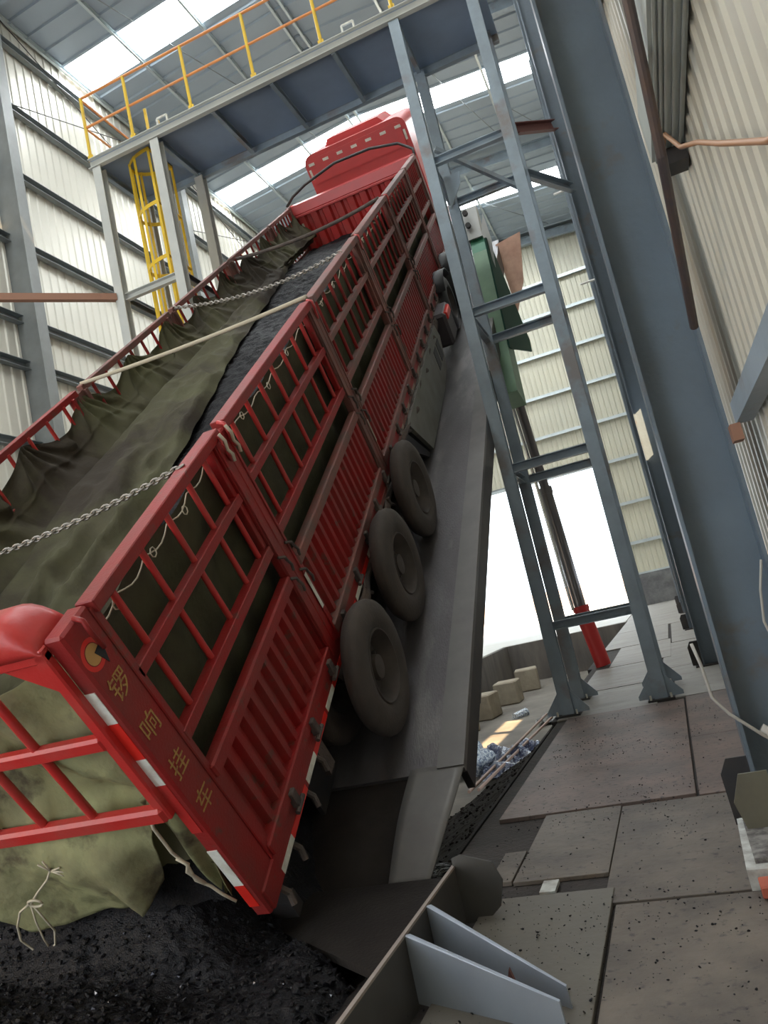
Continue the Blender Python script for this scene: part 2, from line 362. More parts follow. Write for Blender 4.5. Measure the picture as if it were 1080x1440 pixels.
# ================================================================== gantry: tower and walkway
G = thing('steel_gantry', 'blue-grey steel tower frame with an elevated walkway crossing above the truck', 'gantry', (-1.2, 10.92, 0))
ox, oy = -1.2, 10.92
def gp(name, mb, m, par=G):
    mb.v = [(x-ox, y-oy, z) for x, y, z in mb.v]; return mb.build(name, m, par)
YA, YB = 11.0, 12.38; PW = .17
PX = {'A': -1.72, 'B': -.49, 'L1': -7.53, 'L2': -6.28}
def post(x, y, z0, z1, m_=STEEL, w=PW):
    m = MB(); m.ibeam((x, y, z0), (x, y, z1), w, w, up=(0, 1, 0), t=.02, tw=.02); return gp('post', m, m_)
for k, zt in (('A', 10.85), ('B', 12.4)):
    for y in (YA, YB):
        post(PX[k], y, .03, zt)
for k in ('L1', 'L2'):
    for y in (YA, YB): post(PX[k], y, -1.6 if False else 0, 10.85, STEELL if y == YA else STEELL)
for k, y in (('A', YA), ('A', YB), ('B', YA), ('B', YB)):
    x = PX[k]
    m = MB(); m.box((x-.17, y-.17, 0), (x+.17, y+.17, .03)); gp('base_plate', m, DARKST)
    for sgn in (-1, 1):
        m = MB(); m.prism([(x+sgn*PW/2, .03), (x+sgn*(PW/2+.2), .03), (x+sgn*(PW/2+.2), .08), (x+sgn*PW/2, .33)], 1, y-.01, y+.01); gp('base_gusset', m, STEEL)
    for bx in (-.13, .13):
        m = MB(); m.tube([(x+bx, y-.14, .03), (x+bx, y-.14, .09)], .014, 8); gp('anchor_bolt', m, WHITE)
for z in (8.38, 5.9, 3.5, 1.22):
    for y in (YA, YB):
        m = MB(); m.channel((PX['A']+PW/2, y, z), (PX['B']-PW/2, y, z), .09, .13 if z > 2 else .12); gp('brace', m, STEEL)
    for k in ('A', 'B'):
        if z > 2 and not (k == 'B' and z < 4):
            m = MB(); m.channel((PX[k], YA+PW/2, z), (PX[k], YB-PW/2, z), .09, .12); gp('brace', m, STEEL)
m = MB(); m.bar((PX['A']+.05, YA+.5, 8.9), (PX['B'], YB, 8.1), .07); gp('diagonal_brace', m, STEEL)
m = MB(); m.prism([(PX['A']+.09, 8.3), (PX['A']+.36, 8.3), (PX['A']+.32, 8.1), (PX['A']+.09, 7.75)], 1, YA+.35, YA+.37); gp('gusset_plate', m, STEEL)
for z in (8.3,):
    for y in (YA, YB):
        m = MB(); m.channel((PX['L1']+PW/2, y, z), (PX['L2']-PW/2, y, z), .09, .13); gp('brace', m, STEELL)
    for k in ('L1', 'L2'):
        m = MB(); m.channel((PX[k], YA+PW/2, z), (PX[k], YB-PW/2, z), .09, .13); gp('brace', m, GIRT)
# walkway
ZB, ZT = 10.86, 11.05
m = MB(); m.channel((-7.68, YA-.06, (ZB+ZT)/2), (-.3, YA-.06, (ZB+ZT)/2), .09, ZT-ZB); gp('edge_beam', m, STEELL)
m = MB(); m.channel((-7.6, YB+.06, (ZB+ZT)/2), (-.3, YB+.06, (ZB+ZT)/2), .09, ZT-ZB); gp('edge_beam', m, STEEL)
m = MB(); m.box((-7.66, YA-.04, ZT-.02), (-.3, YB+.06, ZT)); gp('deck_plate', m, DECKB)
for x in (-7.6, -6.28, -5.1, -3.95, -2.8, -1.72, -.49):
    m = MB(); m.channel((x, YA, ZB+.06), (x, YB, ZB+.06), .07, .13); gp('joist', m, STEEL)
rl = MB()
def rail_set(y, xs, zt, zm, x0, x1, nm):
    r = MB(); r.tube([(x0, y, zm), (x1, y, zm)], .022); r.tube([(x0, y, zt), (x1, y, zt)], .024)
    ro_ = gp('railing', r, ORG)
    for x in xs:
        m = MB(); m.tube([(x, y, ZT), (x, y, zt)], .03 if y < 11.5 else .026); m.box((x-.05, y-.012, ZT), (x+.05, y+.012, ZT+.12)); p = gp('railing_post', m, YEL, ro_)
rail_set(YA-.02, (-7.65, -6.7, -5.47, -4.22, -2.95, -1.7), 12.33, 11.72, -7.65, -.6, 'front')
rail_set(YB+.02, (-7.1, -5.9, -4.83, -3.75, -2.62, -1.5), 12.3, 11.72, -7.65, -.6, 'back')
r = MB()
for z in (12.3, 11.72): r.tube([(-7.65, YA, z), (-7.65, YB+.02, z)], .022)
gp('railing', r, ORG)
for x in (-6.15, -2.55):
    m = MB()
    for p, q in (((x, 0), (x, .14)), ((x, .14), (x+.2, .14)), ((x+.2, .14), (x+.2, 0))): m.bar((p[0], YA-.06, ZT+p[1]), (q[0], YA-.06, ZT+q[1]), .03)
    gp('lifting_lug', m, WHITE)
# link beam from the tower to the column row
m = MB(); m.channel((PX['B']+.06, YB+.05, 9.25), (.2, 13.62, 9.75), .1, .18); tag(m.build('tie_beam', mat('primer_red', (.20, .075, .07), .6), None), 'reddish primed tie beam joining tower post and dark column high up', 'beam')
m = MB(); m.channel((PX['B']+.06, YB, 8.38), (.2, 13.62, 8.5), .1, .16); tag(m.build('tie_beam', STEEL, None), 'blue-grey tie beam below the reddish one between tower and column', 'beam')
m = MB(); m.bar((-9.55, 8.9, 8.33), (-7.6, 10.93, 8.33), .1, .12); m.tube([(-10.9, 7.5, 8.33), (-9.5, 8.95, 8.33)], .05)
m.v = [v for v in m.v]; b = m.build('strut', BROWN); tag(b, 'reddish-brown wooden-looking strut tied to the pale walkway post by the left wall', 'strut')

# caged ladder
Lx, Ly = -6.62, 11.6
LD = thing('caged_ladder', 'yellow caged access ladder climbing to the walkway by the left wall', 'ladder', (Lx, Ly, 0))
for y in (-.2, .2):
    m = MB(); m.bar((0, y, 0), (0, y, 11.9), .05, .03); m.build('stile', YEL, LD)
for i in range(36):
    m = MB(); m.tube([(0, -.2, .3+i*.3), (0, .2, .3+i*.3)], .012, 6); m.build('rung', YEL, LD)
def hoop(a): return (-.62*math.sin(a)-.0, -.36*math.cos(a), 0)
for z in [2.6+1.05*i for i in range(9)]:
    m = MB(); pts = [(hoop(a)[0], hoop(a)[1], z) for a in [math.pi*k/14 for k in range(15)]]
    for p, q in zip(pts, pts[1:]): m.bar(p, q, .012, .07)
    m.bar((0, -.36, z), (0, -.2, z), .05, .02); m.bar((0, .2, z), (0, .36, z), .05, .02)
    m.build('cage_hoop', YEL, LD)
for a in (.0, .6, 1.1, 1.57, 2.04, 2.55, 3.14):
    h = hoop(a); m = MB(); m.bar((h[0], h[1], 2.5), (h[0], h[1], 11.05), .05, .012, up=(0, 1, 0)); m.build('cage_strap', YEL, LD)

# ================================================================== tipping platform
TH = math.radians(37.5)
PLX = -4.1
P = thing('tipping_platform', 'raised grey steel tipping platform carrying the red truck', 'platform', (PLX, 5.27, 0), (TH, 0, 0))
m = MB(); m.box((-2.05, .82, -.05), (2.3, 17.8, 0)); m.build('deck', PLATE, P)
m = MB(); m.box((2.08, .84, 0), (2.3, 16.2, .014)); m.build('edge_strip', PLATEL, P)
m = MB(); m.prism([(.84, -.26), (.84, -.05), (17.8, -.05), (17.8, -.52), (12, -.5), (5, -.32)], 0, 2.24, 2.3); m.build('side_beam', DARKST, P)
m = MB(); m.prism([(.84, -.26), (.84, -.05), (17.8, -.05), (17.8, -.52), (12, -.5)], 0, -2.05, -1.99); m.build('side_beam', DARKST, P)
for y in (2, 5, 8, 11, 14, 17):
    m = MB(); m.ibeam((-2, y, -.26), (2.24, y, -.26), .15, .38); m.build('cross_beam', DARKST, P)
# flexible flap at the foot of the ramp, bending to the floor
fp = MB()
def flap(u, v):
    t = .88-v*.98; z = .014*(1-v)-.02+.1*math.sin(v*math.pi)*.35
    z = z + (-.0 if v < .5 else -(v-.5)*.05)
    x0 = 1.78+.07*(1-v); x1 = 2.3-.10*v-.12*v*v
    return (x0+(x1-x0)*u, t, z)
fp.grid(flap, 6, 14); fp.build('flap', PLATEL, P, smooth=True, solid=.012)
m = MB(); m.grid(lambda u, v: (-2+3.92*u, .9-1.2*v, -.04+.02*math.sin(v*3)-.06*v), 4, 8); m.build('flap', SOOT, P, smooth=True, solid=.012)
# green lifting bracket + pushing ram
GB = thing('lifting_bracket', 'green steel lifting bracket with a grey bolted clevis above the platform edge', 'bracket', (-1.78, 14.6, 5.3))
gx, gy, gz = -1.78, 14.6, 5.3
def gl(poly): return [(y-gy, z-gz) for y, z in poly]
m = MB(); m.prism(gl([(13.85, 5.35), (14.9, 8.6), (15.5, 8.5), (14.7, 5.25)]), 0, -.16, .14); m.build('box_arm', GRN, GB)
m = MB(); m.prism(gl([(14.9, 8.55), (15.1, 9.0), (15.6, 8.9), (15.45, 8.4)]), 0, -.17, .15); m.build('arm_head', GRNB, GB)
m = MB(); m.prism(gl([(14.72, 8.75), (15.2, 8.95), (18.45, 7.7), (18.3, 7.35), (14.4, 6.3), (14.1, 6.25)]), 0, .15, .18); m.build('side_plate', GRND, GB)
m = MB(); m.prism(gl([(15.0, 8.95), (15.15, 9.7), (15.4, 9.75), (15.5, 9.0)]), 0, -.2, .1); m.prism([(.1, 3.7), (.22, 4.1), (.26, 3.5), (.2, 2.9)], 1, .38, .4); m.build('clevis', STEELL, GB)
m = MB(); 
for z in (9.25, 9.52): m.tube([(-.12, .42, z-gz), (-.12, .34, z-gz)], .055, 12)
m.build('pin', DARKST, GB)
m = MB(); m.prism([(-1.86, 10.5), (-1.2, 10.6), (-1.42, 9.35), (-1.76, 8.6)], 1, 18.9, 18.95); tag(m.build('board', WOODP), 'pinkish tapered board standing behind the green lifting bracket', 'board')
CY = thing('hydraulic_cylinder', 'telescopic hydraulic ram with a red base sleeve standing past the tower foot', 'hydraulic ram', (-1.72, 17.08, 0))
m = MB(); m.tube([(0, 0, -.0), (-.16, 0, 1.25)], .16, 24); m.tube([(-.155, 0, 1.2), (-.165, 0, 1.3)], .175, 24); m.build('base_sleeve', CRED, CY, auto=40)
m = MB(); m.tube([(-.16, 0, 1.25), (-.25, 0, 3.9)], .125, 20); m.tube([(-.245, 0, 3.8), (-.25, 0, 3.95)], .14, 20); m.build('lower_stage', CYL, CY, auto=40)
m = MB(); m.tube([(-.25, 0, 3.9), (-.29, -.6, 6.2)], .10, 20); m.build('upper_stage', CYL, CY, auto=40)
m = MB(); m.tube([(-.31, -.1, 1.25), (-.42, -.2, 5.0), (-.44, -.6, 6.2)], .035, 10); m.build('guide_rod', CHR, CY, auto=40)

# ================================================================== THE TRUCK (local frame: x across, y along bed, z off the platform)
TR = thing('cargo_truck', 'red high-sided cargo truck tilted up on the platform with dusty fence sides', 'truck', (PLX, 5.27, 0), (TH, 0, 0))
XS = 1.5      # near side
XF = -1.45    # far side
JT = [-.75, 1.4, 4.3, 7.1, 9.85, 12.45, 14.3]
# near and far side fences, side boards
def ribs(mb, x, y0, y1, z0, z1, sgn, pitch=.158, d=.045):
    pts = []; y = y0
    while y < y1-.01:
        for f, h in ((0, 0), (.35, 0), (.5, 1), (.85, 1)):
            if y+f*pitch < y1: pts.append((y+f*pitch, h*d))
        y += pitch
    pts.append((y1, 0)); vs = []
    for (yy, h) in pts: vs += [(x-sgn*h, yy, z0), (x-sgn*h, yy, z1)]
    mb.add(vs, [(2*i, 2*i+2, 2*i+3, 2*i+1) for i in range(len(pts)-1)])
nb = 0
for side, X in ((1, XS), (-1, XF)):
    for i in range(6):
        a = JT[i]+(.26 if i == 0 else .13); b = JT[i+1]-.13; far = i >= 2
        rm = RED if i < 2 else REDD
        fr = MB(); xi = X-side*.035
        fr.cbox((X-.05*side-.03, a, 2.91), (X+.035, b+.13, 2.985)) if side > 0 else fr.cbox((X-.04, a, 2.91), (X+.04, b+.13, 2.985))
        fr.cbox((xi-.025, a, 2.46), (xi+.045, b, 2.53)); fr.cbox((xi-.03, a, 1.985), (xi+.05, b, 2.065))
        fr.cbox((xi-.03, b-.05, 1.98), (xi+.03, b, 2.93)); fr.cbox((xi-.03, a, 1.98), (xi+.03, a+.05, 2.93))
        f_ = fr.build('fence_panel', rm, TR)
        n = 5 if i == 0 else 7
        for k in range(n):
            t = a+(b-a)*(k+.6)/(n+.2) if i else [-.27, .1, .47, .84, 1.14][k]
            m = MB(); m.tube([(xi, t, 2.93), (xi, t, 2.03)], .021, 8); m.build('bar', REDB if i < 2 else RED, f_, auto=50)
        if side > 0:
            sb = MB(); ribs(sb, X-.0, a+.02, b-.02, 1.06, 1.70, 1); s_ = sb.build('side_board', RED, TR, auto=30)
            m = MB(); m.cbox((X-.05, a, 1.68), (X+.035, b, 1.78), .012); m.cbox((X-.05, a, .97), (X+.03, b, 1.07), .01); m.build('board_rail', REDD if i else RED, s_)
            # post at the joint
        else:
            sb = MB(); sb.box((X-.03, a, .9), (X+.0, b, 1.78)); sb.build('side_board', RED, TR)
    for i in range(1, 6):
        t = JT[i]
        m = MB(); m.cbox((X-.055, t-.12, .95), (X+.02, t+.12, 2.94), .012)
        m.cbox((X+.02, t-.12, .95), (X+.03, t-.09, 2.94)); m.cbox((X+.02, t+.09, .95), (X+.03, t+.12, 2.94)); m.cbox((X+.01, t-.01, 1.0), (X+.026, t+.01, 2.94))
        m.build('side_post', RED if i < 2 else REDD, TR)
    t = JT[6]; m = MB(); m.cbox((X-.055, t-.1, .95), (X+.03, t+.1, 3.0)); m.build('side_post', REDD, TR)
# bottom sill along the near side with reflectors and latches
sl = MB(); sl.cbox((XS-.06, -.72, .80), (XS+.012, 14.3, .975), .01); sill = sl.build('side_sill', RED, TR)
k = 0
for i in range(22):
    t0 = -.5+i*.66
    m = MB(); m.box((XS+.012, t0, .812), (XS+.016, t0+.24, .862)); m.build('reflective_strip', WHITE if i < 7 else mat('dusty_reflector', (.33, .25, .2), .6), sill)
    m = MB(); m.box((XS+.012, t0+.24, .812), (XS+.016, t0+.62, .862)); m.build('reflective_strip', SCAR if i < 5 else REDD, sill)
for i in range(24):
    t0 = -.1+i*.6
    m = MB(); m.cbox((XS, t0, .90), (XS+.06, t0+.06, 1.03)); m.tube([(XS+.05, t0-.04, .90), (XS+.05, t0+.1, .90)], .018, 8); m.build('latch', DUST, TR)
for i in range(30):
    t0 = 1.9+i*.42+random.uniform(-.1, .1)
    m = MB(); m.cbox((XS-.05, t0, .70), (XS+.05, t0+.05, .80)); m.tube([(XS+.02, t0, .76), (XS+.04, t0+.1, .70+random.uniform(-.05, .03))], .02, 6); m.build('rope_hook', DUST, TR)
# floor of the bed
m = MB(); m.box((XF, -.42, .84), (XS-.06, 14.3, .9)); m.build('bed_floor', DUST, TR)
# rear corner post with lettering
cpst = MB(); cpst.cbox((XS-.115, -.75, .80), (XS, -.50, 2.985), .015); cpst.cbox((XS-.03, -.51, .85), (XS+.01, -.46, 2.95)); CPO = cpst.build('corner_post', RED, TR)
cp2 = MB(); cp2.cbox((XF-.03, -.75, .80), (XF+.1, -.50, 2.985), .015); cp2.build('corner_post', RED, TR)
for z0, z1, mm in ((2.43, 2.64, WHITE), (2.17, 2.43, SCAR), (1.97, 2.17, WHITE), (1.58, 1.97, REDB), (1.28, 1.42, WHITE), (1.10, 1.28, WHITE), (.9, 1.1, SCAR)):
    m = MB(); m.box((XS-.105, -.754, z0), (XS-.04, -.750, z1)); m.build('reflective_strip', mm, CPO)
def text_mesh(s_, size, m, loc, rot, parent, name):
    cu = bpy.data.curves.new('t', 'FONT'); cu.body = s_; cu.size = size; cu.align_x = 'CENTER'; cu.align_y = 'CENTER'; cu.extrude = .001
    o = bpy.data.objects.new('t', cu); COL.objects.link(o); dg = bpy.context.evaluated_depsgraph_get()
    me = bpy.data.meshes.new_from_object(o.evaluated_get(dg)); bpy.data.objects.remove(o); me.materials.clear(); me.materials.append(m)
    q = bpy.data.objects.new(name, me); COL.objects.link(q); q.parent = parent; q.location = loc; q.rotation_euler = rot; return q
for ch, z in (('\u9523', 2.56), ('\u54cd', 2.27), ('\u6302', 1.98), ('\u8f66', 1.70)):
    text_mesh(ch, .155, GOLD, (XS+.002, -.635, z), (math.pi/2, 0, math.pi/2), CPO, 'lettering')
em = MB(); em.lathe([(0, .0), (0, .055)], (XS+.002, -.655, 2.79), 0, 24); em.build('emblem', mat('emblem_ochre', (.55, .30, .10), .5), CPO)
em = MB(); em.prism([(-.645, 2.79), (-.56, 2.81), (-.60, 2.69)], 0, XS+.002, XS+.005); em.build('emblem', BLACK, CPO)
em = MB(); em.lathe([(0, .06), (0, .085)], (XS+.001, -.655, 2.79), 0, 24); em.build('emblem', SCAR, CPO)
# rear fence gate (closed) under which the coal has poured out
TG = MB(); tg0, tg1 = XF+.1, XS-.10
TG.cbox((tg0, -.80, 2.90), (tg1, -.745, 2.97)); TG.cbox((tg0, -.81, 2.31), (tg1-.05, -.745, 2.40), .015); TG.cbox((tg0, -.82, 1.755), (tg1-.02, -.745, 1.86), .018)
TG.cbox((tg1-.07, -.80, 1.76), (tg1, -.745, 2.95), .01); TG.cbox((tg0, -.80, 1.76), (tg0+.07, -.745, 2.95))
TGO = TG.build('tail_fence', REDB, TR)
m = MB(); m.prism([(tg1-.07, 2.72), (tg1-.07, 2.92), (tg1-.30, 2.92)], 1, -.79, -.76); m.build('corner_gusset', REDB, TGO)
cap = MB()
prf = [(-.80, 2.95), (-.80, 3.03), (-.77, 3.09), (-.70, 3.12), (-.60, 3.12), (-.54, 3.09)]
nx = 14
def capf(u, v):
    x = tg0+(tg1-tg0)*u; i = min(int(v*5), 4); f = v*5-i
    y = prf[i][0]*(1-f)+prf[i+1][0]*f; z = prf[i][1]*(1-f)+prf[i+1][1]*f
    e = max(0, (u-.93)/.07); return (x, y, z-(z-2.95)*e*e)
cap.grid(capf, 60, 10); cap.build('top_cap', REDB, TGO, smooth=True, solid=.01)
for k in range(7):
    x = .93-k*.345
    m = MB(); m.tube([(x, -.775, 2.92), (x, -.775, 1.82)], .025, 10); m.build('bar', REDB, TGO, auto=50)
# hooks and latches on posts
for t, z in ((-.62, 2.9), (1.35, 2.86), (1.5, 2.9), (4.3, 2.9), (7.1, 2.9), (9.85, 2.9)):
    m = MB(); m.tube([(XS+.0, t, z+.09), (XS+.05, t-.01, z+.07), (XS+.055, t-.02, z+.01), (XS+.04, t, z-.04), (XS+.03, t+.02, z-.12)], .014, 8); m.build('hook', REDC if t > 0 else RED, TR, smooth=True)
for t in (1.4, 4.3, 7.1, 9.85):
    for dz, dt in ((1.92, -.1), (1.92, .1), (1.72, -.1), (1.66, .1)):
        m = MB(); m.tube([(XS+.03, t+dt-.04, dz+.03), (XS+.06, t+dt, dz+.0), (XS+.05, t+dt+.03, dz-.05), (XS+.055, t+dt+.05, dz-.1), (XS+.04, t+dt+.06, dz-.16)], .012, 6); m.build('latch_chain', DUST, TR)
m = MB(); m.box((XS+.031, 1.48, 1.28), (XS+.035, 1.52, 1.62)); m.build('reflective_strip', WHITE, TR)
m = MB(); m.box((XS+.031, 4.38, 1.28), (XS+.035, 4.42, 1.55)); m.build('reflective_strip', mat('dusty_reflector', (.33, .25, .2)), TR)
# torn cover edge beneath sill
ed = MB()
def frill(u, v):
    t = 1.2+u*12.9; w = .10+.10*abs(noise.noise(Vector((t*1.3, 0, 3))))+.06*math.sin(t*4.1)
    return (XS+.02+.03*v+.02*math.sin(t*9), t, .81-v*max(.03, w))
ed.grid(frill, 150, 3); ed.build('torn_cover_edge', DUST, TR, smooth=True, solid=.006)
# headboard
HB = MB(); HB.box((XF, 14.42, 1.0), (XS, 14.46, 2.78)); 
x = XF
while x < XS-.1:
    HB.prism([(x+.06, 14.42), (x+.1, 14.34), (x+.24, 14.34), (x+.28, 14.42)], 2, 1.1, 2.72); x += .295
HB.build('headboard', REDB, TR)
m = MB(); m.prism([(14.36, 2.76), (14.33, 2.79), (14.36, 2.98), (14.48, 3.0), (14.48, 2.76)], 0, XF-.02, XS+.02); m.cbox((XF, 14.30, 2.72), (XS, 14.38, 2.77)); m.build('headboard_cap', REDC, TR)
m = MB(); m.cbox((XF+.12, 14.325, 2.3), (XF+.17, 14.335, 2.58)); m.build('reflective_strip', WHITE, TR)
# cab
CB = MB(); cx0, cx1 = -1.15, 1.35
def rr(x0, x1, z0, z1, r, n=5):
    p = [(x0, z0), (x1, z0)]
    for k in range(n+1): a = math.pi/2*k/n; p.append((x1-r+r*math.cos(a), z1-r+r*math.sin(a)))
    for k in range(n+1): a = math.pi/2+math.pi/2*k/n; p.append((x0+r+r*math.cos(a), z1-r+r*math.sin(a)))
    return p
CB.prism(rr(cx0, cx1, .9, 3.72, .22), 1, 15.8, 17.9); cab = CB.build('cab', REDC, TR, auto=35)
m = MB(); m.prism(rr(cx0+.12, cx1-.12, 3.1, 3.62, .12), 1, 15.76, 15.8); m.build('rear_panel', REDC, cab, auto=35)
m = MB(); m.prism([(cx0+.5, 3.7), (cx0+.62, 3.86), (cx1-.62, 3.86), (cx1-.5, 3.7)], 1, 16.2, 17.6); m.build('roof_hatch', REDC, cab)
for k in range(7):
    x = -.98+k*.357; m = MB(); m.box((x-.07, 15.752, 3.49), (x+.07, 15.758, 3.55)); m.build('reflective_pad', WHITE, cab)
for x in (cx0+.07, cx1-.09):
    m = MB(); m.box((x-.02, 15.79, 3.2), (x+.03, 15.797, 3.42)); m.build('reflective_pad', WHITE, cab)
# chassis
for x in (-.45, .45):
    m = MB(); m.ibeam((x, -.4, .72), (x, 17, .66), .1, .24); m.build('chassis_rail', DARKST, TR)
# wheels
def wheel(x_out, t, r=.575, w=.32, side=1, mt=RUB, name='wheel', tread=True):
    w_ = bpy.data.objects.new(name, None); COL.objects.link(w_); w_.parent = TR; w_.location = (x_out, t, r)
    pr = [(-w*side, .30), (-w*side, r-.10), (-(w-.02)*side, r-.05), (-(w-.07)*side, r-.01), (-.07*side, r), (-.035*side, r-.012), (-.012*side, r-.05), (0, r-.11), (.004*side, r-.17), (-.006*side, r-.22), (-.025*side, .315)]
    m = MB(); m.lathe(pr, (0, 0, 0), 0, 56); m.build('tyre', mt, w_, smooth=True)
    pr = [(-.028*side, .318), (-.012*side, .31), (-.012*side, .30), (-.03*side, .295), (-.06*side, .285), (-.10*side, .26), (-.16*side, .245), (-.17*side, .12), (-.15*side, .11), (-.06*side, .10), (-.05*side, .0)]
    m = MB(); m.lathe(pr, (0, 0, 0), 0, 48)
    for k in range(10):
        a = k*math.pi/5; m.tube([(-.18*side, .19*math.cos(a), .19*math.sin(a)), (-.135*side, .19*math.cos(a), .19*math.sin(a))], .016, 6)
    m.build('rim', RIM, w_, smooth=False, auto=35)
    return w_
for t in (1.58, 3.02, 4.5):
    wheel(1.79, t-.08, .57, .19); wheel(1.36, t-.08, .57, .23)
    wheel(-1.62, t, side=-1)
for t in (11.6, 12.95): wheel(1.66, t, .53, mt=RUBB); wheel(-1.62, t, .53, side=-1, mt=RUBB)
wheel(1.55, 16.3, .53, mt=RUBB)
for t in (1.58, 3.02, 4.5, 11.6, 12.95):
    m = MB(); m.tube([(-1.3, t-(.08 if t < 6 else 0), .57), (1.6, t-(.08 if t < 6 else 0), .57)], .08, 12); m.build('axle', DARKST, TR)
m = MB(); m.cbox((1.30, 10.0, .22), (1.72, 10.75, .82), .05); m.build('fuel_tank', mat('dark_tank', (.06, .05, .055), .5), TR)
m = MB(); m.cbox((1.66, 10.1, .66), (1.75, 10.6, .80), .02); m.build('tail_marker', SCAR, TR)
for t in (11.6, 12.95):
    m = MB()
    pts = [(t-.66*math.cos(a), .55+.62*math.sin(a)) for a in [math.pi*k/10 for k in range(2, 9)]]
    vs = [(xx, p[0], p[1]) for p in pts for xx in (1.32, 1.7)]
    m.add(vs, [(2*i, 2*i+1, 2*i+3, 2*i+2) for i in range(len(pts)-1)]); m.build('mudguard', BLACK, TR, smooth=True, solid=.012)
# grey side guard boxes
m = MB(); m.prism([(5.75, .80), (6.45, .05), (8.6, .03), (9.35, .12), (9.75, .55), (9.6, .80)], 0, 1.50, 1.56); SG = m.build('side_guard', GREYT, TR)
m = MB(); m.box((1.0, 5.9, .7), (1.5, 9.6, .8)); m.build('guard_shelf', DUST, SG)
for t in (8.75, 9.15): 
    m = MB(); m.box((1.56, t, .30), (1.566, t+.28, .62)); m.build('guard_opening', BLACK, SG)
m = MB(); m.prism([(5.2, .78), (5.62, .8), (6.42, .02), (6.32, .0)], 0, 1.46, 1.50); m.build('mud_flap', BLACK, TR)
# rear underrun and hanging bits
m = MB(); m.box((-1.3, -.55, .45), (1.45, -.45, .60)); m.build('underrun_bar', DARKST, TR)
for t in (-.55, -.25, .15, .45):
    m = MB(); m.tube([(XS-.05, t, .78), (XS-.0, t, .70), (XS+.02, t-.04, .64)], .022, 8); m.build('hinge_pin', DUST, TR)
m = MB(); m.box((XS-.08, .5, .5), (XS-.03, .62, .80)); m.build('hanging_plate', DUST, TR)
m = MB(); m.box((1.15, .55, .03), (1.19, 1.0, .5)); m.build('mud_flap', GRNB if False else DARKST, TR)

# ------------------------------------------------ load: coal and tarpaulins (world placement through the same tilted frame)
def loc_thing(name, mb, m, label, cat, kind=None, group=None, smooth=False, solid=0, auto=None):
    o = mb.build(name, m, smooth=smooth, solid=solid, auto=auto); o.location = (PLX, 5.27, 0); o.rotation_euler = (TH, 0, 0)
    return tag(o, label, cat, group, kind)
def sm(a, b, x):
    x = max(0, min(1, (x-a)/(b-a))); return x*x*(3-2*x)
def lerpt(tab, t):
    if t <= tab[0][0]: return tab[0][1]
    for (a, u), (b, v) in zip(tab, tab[1:]):
        if t <= b: return u+(v-u)*(t-a)/(b-a)
    return tab[-1][1]
def level(t): return lerpt([(-.75, 1.0), (-.4, 1.45), (0, 1.65), (1.2, 2.0), (3, 2.2), (9, 2.25), (14.4, 2.12)], t)
def edgex(t): return lerpt([(-.8, 1.42), (-.1, 1.35), (.5, .95), (1.2, .45), (2.6, .05), (4.2, -.15), (6.5, -.5), (9.5, -.75), (12, -1.15), (14.3, -1.25)], t)
def fold(x, t):
    v = .0
    n1 = noise.noise(Vector((x*.9, t*.35, 1.7))); n2 = noise.noise(Vector((x*2.4+t*.5, t*1.3, 4.2))); n3 = noise.noise(Vector((x*5+t*1.8, t*2.6, 8.2)))
    n4 = noise.noise(Vector((x*3.2-t*.35, t*.45, 6.6))); n5 = noise.noise(Vector((x*1.2+t*1.1, t*.5-x*.8, 12.1)))
    return .10*n1+.05*(1-abs(n2)*2.2)+.02*(1-abs(n3)*2)+.13*(.35-abs(n4))+.09*(.3-abs(n5))
def scal(t):
    s = abs(math.sin(math.pi*(t-.55)/1.25)); return 2.91-.20*(s**1.4)-.03*noise.noise(Vector((t*2, 0, 0)))
tl = MB(); NV = 680; NU = 72
def tarpf(u, v):
    t = -.68+v*14.95; e = edgex(t); lv = level(t); top = scal(t)
    xa = XF+.05
    # profile: hang from rail, drop, then lie on the load
    dropw = .30
    if u < .42:
        q = u/.42; x = xa+dropw*(q**1.3); z = top+(lv+.12-top)*(q**.8)
        pl = .030*math.sin(t*2*math.pi/1.25*2+1.5*math.sin(t*1.7)+q*3.2*math.sin(t*2.5))*(1-.5*q)*(.3+q)+.02*math.sin(t*11+2*math.sin(t*3)+q*4)*(1-q)
        tt = (t-.55)/1.25; d = (tt-round(tt))*1.25; dz = max(0, top-z)
        fan = math.sin(math.atan2(d, dz+.07)*11)*math.exp(-dz*2.4)*.045*min(1, dz*9)
        x += fan+.012*sm(.06, .0, abs(q-.45))+pl+.05*noise.noise(Vector((t*1.5, q*2.2, 2))); z += .03*noise.noise(Vector((t*2, q*3, 9)))
    else:
        q = (u-.42)/.58; x = xa+dropw+(e-xa-dropw)*q; f = fold(x, t)
        f *= 1+.9*sm(4.5, 1.0, t)
        z = lv+.12*(1-q)+f*min(1, q*3+.25)*(1 if q < .93 else (1-q)/.07)+.03
        x += .05*noise.noise(Vector((t*2.1, q*3, 5)))*(1 if q > .5 else q*2)
    return (x, t, z)
tl.grid(tarpf, NU, NV)
loc_thing('tarpaulin', tl, TARP, 'large olive canvas tarpaulin hung from the far fence and crumpled over the coal load', 'tarpaulin', smooth=True)
